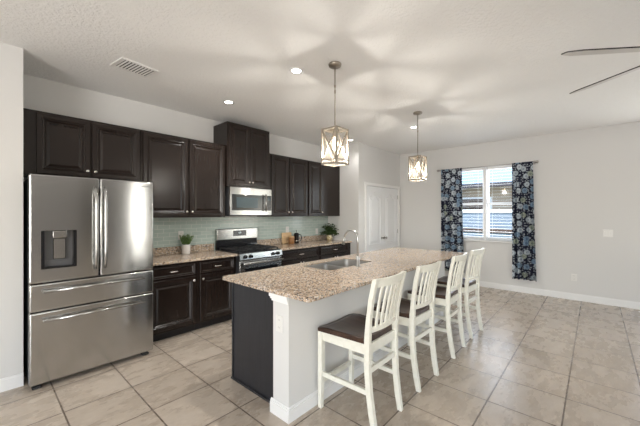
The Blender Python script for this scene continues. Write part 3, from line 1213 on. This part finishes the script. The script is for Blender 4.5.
# ------------------------------------------------------------------ counter items
def outlet(label, loc, rz, wide=.075, h=.118, kind='socket', cat='outlet', grp='wall outlets'):
    """plate facing -y before rotation"""
    t = thing('wall_outlet' if kind == 'socket' else 'light_switch', label, cat, loc, rz, grp)
    MB().box(-wide / 2, wide / 2, -.007, -.0004, -h / 2, h / 2, .002).build('cover_plate', 'plate', t)
    if kind == 'socket':
        for zz in (-.027, .027):
            s_ = MB().box(-.017, .017, -.0085, -.0072, zz - .016, zz + .016, .001).build('receptacle', 'plate', t)
            MB().box(-.008, -.006, -.0090, -.0086, zz - .004, zz + .008).box(.006, .008, -.0090, -.0086, zz - .004, zz + .008).build('slot', 'socket', s_)
    else:
        for xx in ((-.03, .03) if wide > .1 else (0,)):
            MB().box(xx - .017, xx + .017, -.0095, -.0072, -.034, .034, .002).build('rocker', 'plate', t)
    return t


outlet('white outlet on the tile backsplash behind the white herb pot', (1.885, -.0103, 1.165), 0)
outlet('white outlet on the tile backsplash above the cutting board', (3.86, -.0103, 1.165), 0)
outlet('white switch on the tile backsplash left of the leafy corner plant', (4.675, -.0103, 1.10), 0, kind='switch', cat='light switch', grp='light switches')
outlet('white outlet on the end of the island half wall', (HX0 - .0003, -2.595, .670), R(-90))
outlet('white double light switch on the window wall right of the curtain', (XR - .0003, -4.445, 1.146), R(-90), .118, .118, 'switch', 'light switch', 'light switches')
outlet('white outlet low on the window wall right of the curtain', (XR - .0003, -4.025, .38), R(-90))

# white pot with upright herb
px_, py_ = 1.905, -.125
t = thing('potted_herb', 'green spiky herb in a white pot on the counter beside the range', 'potted plant', (px_, py_, .9148))
o0 = t.location
MB(o0).lathe([(.048, 0), (.053, .004), (.055, .125), (.052, .130), (.047, .126), (.047, .105)], (px_, py_, .9148), 'z', 24).build('pot', 'pot', t)
MB(o0).lathe([(.0465, 0), (.0465, .004)], (px_, py_, 1.015), 'z', 16).build('soil', 'soil', t)
w = MB(o0)
rnd = random.Random(3)


def blade(w, p, d, L, wd, curl, seg=5):
    p = Vector(p)
    d = Vector(d).normalized()
    side = d.cross(Vector((0, 0, 1)))
    if side.length < .05:
        side = Vector((1, 0, 0))
    side.normalize()
    side = (Matrix.Rotation(rnd.uniform(-1, 1), 3, d) @ side)
    prev = None
    for k in range(seg + 1):
        tt = k / seg
        ww = wd * math.sin(PI * min(.97, .12 + .85 * tt))
        if prev is None:
            q0 = [w.bm.verts.new(p - side * ww), w.bm.verts.new(p + side * ww)]
        else:
            q0 = [w.bm.verts.new(p - side * ww), w.bm.verts.new(p + side * ww)]
            w.face([prev[0], prev[1], q0[1], q0[0]], True)
        prev = q0
        p = p + d * (L / seg)
        d = (d + Vector((0, 0, -curl / seg))).normalized()


for k in range(90):
    a = rnd.uniform(0, 2 * PI)
    r = rnd.uniform(0, .038)
    tilt = rnd.uniform(.05, .62)
    d_ = Vector((math.cos(a) * tilt, math.sin(a) * tilt, 1))
    base_ = Vector((px_ + r * math.cos(a), py_ + r * math.sin(a), 1.018))
    L_ = rnd.uniform(.10, .17)
    if base_.y + d_.normalized().y * L_ > -.045:
        d_.y *= .2
    w.tube([base_, base_ + d_.normalized() * L_ * .6], .0013, 4)
    for q in range(5):
        pp = base_ + d_.normalized() * L_ * (.25 + .15 * q)
        aa = rnd.uniform(0, 2 * PI)
        dd = d_.normalized() + Vector((math.cos(aa), math.sin(aa) * .6, .3)) * .6
        blade(w, pp, dd, rnd.uniform(.025, .045), .0042, .1, 3)
w.build('foliage', 'leaf', t)

# cutting board, wooden utensil box, black coffee press
cbx = 3.80
t = thing('cutting_board', 'pale bamboo cutting board leaning on the backsplash right of range', 'cutting board', (cbx, -.075, .918))
w = MB()
w.rings([[(p[0], -.009, p[1]) for p in [(q[0], q[1]) for q in rrect(-.115, .115, 0, .200, .018, 0, 5)]],
         [(p[0], .009, p[1]) for p in [(q[0], q[1]) for q in rrect(-.115, .115, 0, .200, .018, 0, 5)]]])
w.build('board', 'board', t)
t.rotation_euler = (R(-5), 0, 0)
t = thing('wooden_canister', 'small brown wooden canister in front of the pale cutting board', 'canister', (3.825, -.165, .9148))
o0 = t.location
MB(o0).lathe([(.050, 0), (.056, .006), (.056, .115), (.050, .118)], (3.825, -.165, .9148), 'z', 20).build('body', 'brown_wood', t)
MB(o0).lathe([(.054, 0), (.054, .014), (.020, .019), (.012, .030), (.005, .032)], (3.825, -.165, 1.0331), 'z', 20).build('lid', 'board', t)
t = thing('coffee_press', 'black coffee press with handle beside the wooden canister', 'coffee press', (3.975, -.14, .9148))
o0 = t.location
MB(o0).lathe([(.046, 0), (.048, .006), (.048, .165), (.050, .172), (.046, .178), (.03, .190), (.010, .196)], (3.975, -.14, .9148), 'z', 20).build('carafe', 'black', t)
MB(o0).lathe([(.004, .0), (.004, .02), (.011, .024), (.011, .036), (.003, .04)], (3.975, -.14, 1.1108), 'z', 12).build('plunger_knob', 'black', t)
MB(o0).tube([(4.015, -.165, 1.075), (4.05, -.185, 1.065), (4.058, -.19, 1.01), (4.045, -.183, .955), (4.015, -.163, .950)], .008, 8).build('handle', 'black', t)
MB(o0).lathe([(.0488, 0), (.0488, .010)], (3.975, -.14, .955), 'z', 20).build('band', 'nickel', t)

# leafy plant in a cream vase in the corner
qx, qy = 4.86, -.20
t = thing('potted_leafy_plant', 'bushy dark green plant in a cream and gold vase at counter corner', 'potted plant', (qx, qy, .9148))
o0 = t.location
MB(o0).lathe([(.036, 0), (.056, .016), (.064, .048), (.056, .082), (.042, .102), (.046, .110), (.040, .110), (.036, .098)], (qx, qy, .9148), 'z', 22).build('vase', 'gold_pot', t)
rnd = random.Random(11)
w = MB(o0)
w2 = MB(o0)
for k in range(70):
    a = rnd.uniform(0, 2 * PI)
    el = rnd.uniform(-.25, 1.3)
    d_ = Vector((math.cos(a) * math.cos(el), math.sin(a) * math.cos(el) * .75, math.sin(el)))
    base_ = Vector((qx, qy, 1.018))
    p = [base_]
    L_ = rnd.uniform(.10, .20)
    dd = (d_ + Vector((0, 0, .8))).normalized()
    for q in range(4):
        p.append(p[-1] + dd * L_ / 3.2)
        dd = (dd + d_ * .5 + Vector((0, 0, -.18))).normalized()
    p = [Vector((min(max(v_.x, qx - .22), qx + .135), min(max(v_.y, qy - .17), -.05), max(v_.z, .95))) for v_ in p]
    w2.tube(p, .002, 4)
    for q in range(1, 5):
        for s in range(3):
            aa = rnd.uniform(0, 2 * PI)
            ld = (p[q] - p[q - 1]).normalized() * .5 + Vector((math.cos(aa), math.sin(aa), rnd.uniform(-.4, .5)))
            if p[q].y + ld.y * .05 > -.035:
                ld.y = -abs(ld.y)
            if p[q].x + ld.x * .05 > 5.015:
                ld.x = -abs(ld.x)
            blade(w, p[q], ld, rnd.uniform(.035, .06), rnd.uniform(.011, .018), .5, 4)
fo = w.build('foliage', 'leaf_dark', t)
w2.build('stem', 'leaf_dark', t)

# ------------------------------------------------------------------ curtains and rod
t = thing('curtain_rod', 'pewter curtain rod with finials across the top of the window', 'curtain rod', (XR, ym, 2.392))
o0 = t.location
CX = XR - .085
rd = MB(o0).tube([(CX, -3.475, 2.392), (CX, -1.795, 2.392)], .0105, 12).build('rod', 'rod', t)
for yy, s in ((-3.475, -1), (-1.795, 1)):
    MB(o0).tube([(CX, yy, 2.392), (CX, yy + s * .015, 2.392), (CX, yy + s * .03, 2.392), (CX, yy + s * .055, 2.392), (CX, yy + s * .07, 2.392)], .02, 12, True, [.013, .016, .026, .026, .012]).build('finial', 'rod', t)
for yy in (-3.470, -1.805):
    MB(o0).bar((CX + .009, yy, 2.392), (XR - .001, yy, 2.392), .014, .014).box(XR - .006, XR - .0005, yy - .018, yy + .018, 2.36, 2.43).build('bracket', 'rod', t)


def curtain(label, y0, y1, z0, z1, seed, folds):
    rn = random.Random(seed)
    bm = bmesh.new()
    uvl = bm.loops.layers.uv.new('UVMap')
    nu, nv = 110, 26
    ph = [rn.uniform(-.25, .25) for _ in range(folds + 2)]
    grid = []
    for i in range(nu + 1):
        u = i / nu
        col = []
        for j in range(nv + 1):
            v_ = j / nv
            z = z1 + (z0 - z1) * v_
            f = u * folds
            amp = .012 + .033 * min(1, v_ * 1.6)
            x = CX - (amp * math.cos(2 * PI * (f + ph[int(f) % len(ph)] * math.sin(PI * (f % 1)) ** 2)) + .008 * math.sin(7 * u + 2.2 * v_))
            y = y0 + (y1 - y0) * (u + .010 * math.sin(5 * v_ + 9 * u) * v_) - .055 * v_ * (1 - .75 * u)
            if v_ < .05:
                k = v_ / .05
                x = CX - .0145 + (x - CX + .0145) * k
            x = min(x, CX - .0135) if v_ < .06 else min(x, XR - .015)
            col.append(bm.verts.new((x, y, z)))
        grid.append(col)
    width = (y1 - y0) * 1.2
    def uvof(i, j):
        return (i / nu * width + seed, (j / nv) * (z1 - z0))
    for i in range(nu):
        for j in range(nv):
            f = bm.faces.new((grid[i][j], grid[i + 1][j], grid[i + 1][j + 1], grid[i][j + 1]))
            f.smooth = True
            for lo, (a, b_) in zip(f.loops, ((i, j), (i + 1, j), (i + 1, j + 1), (i, j + 1))):
                lo[uvl].uv = uvof(a, b_)
    me = bpy.data.meshes.new('curtain')
    bm.to_mesh(me)
    bm.free()
    me.materials.append(M['curtain'])
    o = bpy.data.objects.new('curtain', me)
    C.objects.link(o)
    sm = o.modifiers.new('thickness', 'SOLIDIFY')
    sm.thickness = .002
    return tag(o, label, 'curtain', 'floral curtains')


curtain('navy floral curtain panel left of the window, partly behind the island', -2.245, -1.822, .255, 2.407, 2, 4)
curtain('navy floral curtain panel hanging right of the window', -3.458, -3.135, .255, 2.407, 5, 4)

# ------------------------------------------------------------------ pendants
def make_pendant():
    t = thing('pendant_light', '', 'pendant light', (0, 0, CEIL), 0, 'pendant lights over the island')
    H0 = CEIL
    def Z(z):
        return z - H0
    MB().lathe([(.060, -.0005), (.062, -.006), (.058, -.022), (.012, -.028)], (0, 0, 0), 'z', 24).build('canopy', 'pend_metal', t)
    MB().tube([(0, 0, -.028), (0, 0, Z(2.30))], .0055, 10).lathe([(.009, Z(2.60)), (.009, Z(2.63))], (0, 0, 0), 'z', 10).lathe([(.010, -.20), (.010, -.22)], (0, 0, 0), 'z', 10).build('stem', 'pend_metal', t)
    s = .086
    z0, z1 = Z(1.925), Z(2.262)
    fr = MB()
    b_ = .0075
    for sx in (-1, 1):
        for sy in (-1, 1):
            fr.box(sx * s - b_, sx * s + b_, sy * s - b_, sy * s + b_, z0, z1)
    for z in (z0, z1 - 2 * b_):
        for sg in (-1, 1):
            fr.box(-s + b_, s - b_, sg * s - b_, sg * s + b_, z, z + 2 * b_)
            fr.box(sg * s - b_, sg * s + b_, -s + b_, s - b_, z, z + 2 * b_)
    for sg in (-1, 1):
        fr.bar((-s, 0, z1 - b_), (s, 0, z1 - b_), .010, .006) if sg > 0 else fr.bar((0, -s, z1 - b_), (0, s, z1 - b_), .010, .0055)
        fr.box(-s + b_, s - b_, sg * s - .004, sg * s + .004, z0 + .038, z0 + .046)
        fr.box(sg * s - .004, sg * s + .004, -s + b_, s - b_, z0 + .038, z0 + .046)
    fr.box(-s + b_, s - b_, -s + b_, s - b_, z1 - .008, z1 - .005)
    fr.lathe([(.016, z1 - .012), (.016, z1 + .012), (.008, z1 + .03)], (0, 0, 0), 'z', 14)
    fo = fr.build('frame', 'pend_metal', t)
    za, zb = z0 + .046, z1 - .016
    for k in range(4):
        c_, s_ = math.cos(k * PI / 2), math.sin(k * PI / 2)
        def T(x, y, z):
            return (x * c_ - y * s_, x * s_ + y * c_, z)
        X = s - b_
        w = MB()
        nrm = T(0, 1, 0)
        w.bar(T(-X, s, za), T(X, s, zb), .012, .007, nrm)
        w.bar(T(X, s + .0004, za), T(-X, s + .0004, zb), .012, .007, nrm)
        w.build('cross_bars', 'pend_metal', fo)
        w = MB()
        w.rings([[T(-X, s - .012, z0 + .016), T(X, s - .012, z0 + .016), T(X, s - .012, z1 - .016), T(-X, s - .012, z1 - .016)],
                 [T(-X, s - .0135, z0 + .016), T(X, s - .0135, z0 + .016), T(X, s - .0135, z1 - .016), T(-X, s - .0135, z1 - .016)]])
        w.build('mesh_panel', 'shade', t)
    MB().lathe([(.013, z1 - .075), (.013, z1 - .0125)], (0, 0, 0), 'z', 14).build('socket', 'pend_metal', t)
    MB().lathe([(.008, z1 - .195), (.020, z1 - .180), (.028, z1 - .150), (.026, z1 - .125), (.014, z1 - .085), (.012, z1 - .0755)], (0, 0, 0), 'z', 18).build('bulb', 'bulb', t)
    return t


def pendant_glow(t):
    d = bpy.data.lights.new('pendant_glow', 'POINT')
    d.energy = 18
    d.color = (1, .95, .87)
    d.shadow_soft_size = .022
    o = bpy.data.objects.new('pendant_glow', d)
    C.objects.link(o)
    o.parent = t
    o.location = (0, 0, 2.04 - CEIL)


pend = make_pendant()
pend['label'] = 'square cross-barred pendant light hanging over the sink, nearer the camera'
pend.location = (2.25, -2.468, CEIL)
pend2 = copy_tree(pend)
pend2.location = (4.10, -2.45, CEIL)
pend2['label'] = 'square cross-barred pendant light over the far end of the island, near window'
pendant_glow(pend)
pendant_glow(pend2)

# ------------------------------------------------------------------ recessed lights, vent, fan
def recessed(x, y, label, e=65):
    t = thing('recessed_light', label, 'recessed light', (x, y, CEIL), 0, 'recessed ceiling lights')
    MB().lathe([(.046, -.0008), (.072, -.0008), (.072, -.004), (.066, -.007), (.050, -.007), (.046, -.005)], (0, 0, 0), 'z', 28).build('trim_ring', 'white', t)
    MB().lathe([(.0455, -.001), (.0455, -.005), (.040, -.006)], (0, 0, 0), 'z', 28).build('lens', 'lens', t)
    d = bpy.data.lights.new('recessed_glow', 'SPOT')
    d.energy = e
    d.color = (1, .97, .93)
    d.spot_size = R(125)
    d.spot_blend = .8
    d.shadow_soft_size = .05
    o = bpy.data.objects.new('recessed_glow', d)
    C.objects.link(o)
    o.parent = t
    o.location = (0, 0, -.03)
    return t


recessed(2.10, -2.10, 'lit recessed ceiling light just left of the nearer pendant')
recessed(2.12, -.845, 'lit recessed ceiling light near the raised microwave cabinet')
recessed(4.75, -2.09, 'lit recessed ceiling light beside the far pendant stem')
recessed(4.77, -.80, 'lit recessed ceiling light near the pantry corner, partly behind nearer pendant', 12)
for x, y in ((-1.2, -3.0), (-1.2, -6.2), (3.6, -7.2), (1.2, -8.3)):  # lamps added out of view as general fill
    recessed(x, y, 'unseen recessed ceiling light added as fill behind the camera', 18)

t = thing('ceiling_vent', 'white louvered air vent in the ceiling above the refrigerator', 'vent', (1.013, -.985, CEIL), R(8))
vx, vy = .165, .125
w = MB()
for x0, x1, y0, y1 in ((-vx, -vx + .038, -vy, vy), (vx - .022, vx, -vy, vy), (-vx + .038, vx - .022, -vy, -vy + .022), (-vx + .038, vx - .022, vy - .022, vy)):
    w.box(x0, x1, y0, y1, -.012, -.0006, .002)
w.build('frame', 'vent', t)
MB().box(-vx + .038, vx - .022, -vy + .022, vy - .022, -.0022, -.0006).build('backing', 'vent_dark', t)
for k in range(9):
    x = -vx + .053 + k * .0285
    MB().bar((x, -vy + .0225, -.011), (x, vy - .0225, -.011),   .0135, .0022, (.35, 0, 1)).build('louver', 'vent', t)

FCX, FCY, FZ = 2.90, -4.745, 2.478
t = thing('ceiling_fan', 'dark-edged ceiling fan with blades reaching in from the upper right', 'ceiling fan', (FCX, FCY, CEIL))
MB().lathe([(.07, -.0008), (.07, -.03), (.02, -.055)], (0, 0, 0), 'z', 20).build('canopy', 'blade_edge', t)
MB().tube([(0, 0, -.05), (0, 0, -.20)], .012, 10).build('downrod', 'blade_edge', t)
MB().lathe([(.03, -.19), (.10, -.215), (.115, -.26), (.10, -.305), (.06, -.33), (.02, -.335)], (0, 0, 0), 'z', 24).build('motor', 'blade_edge', t)
for k in range(5):
    an = R(53 + 72 * k)
    rot = Matrix.Rotation(an, 4, 'Z') @ Matrix.Rotation(R(-14), 4, 'X')
    prof = [(.12, -.045), (.30, -.060), (.66, -.066), (.735, -.020), (.735, .040), (.66, .066), (.30, .060), (.12, .045)]
    w = MB()
    dz = FZ - CEIL
    w.rings([[(Matrix.Translation((0, 0, dz)) @ rot @ Vector((a, b_, z))) for a, b_ in prof] for z in (0, .007)])
    bo = w.build('blade', 'blade_edge', t)
    w = MB()
    w.rings([[(Matrix.Translation((0, 0, dz)) @ rot @ Vector((a * .995 + .002, b_ * .93, z))) for a, b_ in prof] for z in (-.0016, -.0003)])
    w.build('blade_underside', 'blade', bo)

# ------------------------------------------------------------------ outdoors
struct('ground', MB().box(XR + .3, 30, -14, 12, -.35, -.15), 'lawn')
t = thing('neighbour_house', 'neighbouring house with blue grey roof and tan wall seen through the window', 'house', (15, -1.0, -.15))
o0 = t.location
MB(o0).box(14.0, 19, -9, 9, -.15, 2.55).build('wall', 'stucco', t)
w = MB(o0)
a = [(13.3, -9.5, 2.58), (13.3, -9.5, 2.66), (17, -9.5, 4.3), (17, -9.5, 2.58)]
w.rings([a, [(p[0], 9.5, p[2]) for p in a]])
rf = w.build('roof', 'roof', t)
MB(o0).box(13.26, 13.30, -9.5, 9.5, 2.50, 2.66).build('fascia', 'fascia', rf)
for yy in (-3.2, -.4, 2.2):
    f_ = MB(o0).box(13.95, 14.0, yy - .75, yy + .75, 1.0, 2.15).build('window', 'white_out', t)
    MB(o0).box(13.93, 13.95, yy - .67, yy + .67, 1.08, 2.07).build('pane', 'brown', f_)
t = thing('garden_fence', 'blue grey garden fence with white top rail outside the window', 'fence', (11.0, -1.0, -.15))
o0 = t.location
MB(o0).box(11.0, 11.05, -8, 8, -.15, 1.50).build('boards', 'fence', t)
MB(o0).box(10.97, 11.09, -8, 8, 1.50, 1.60).build('top_rail', 'white_out', t)
MB(o0).box(10.97, 11.0, -8, 8, .85, .97).build('lower_rail', 'brown', t)
for k in range(7):
    MB(o0).box(10.97, 11.08, -7.5 + k * 2.4, -7.38 + k * 2.4, -.15, 1.495).build('post', 'fence', t)
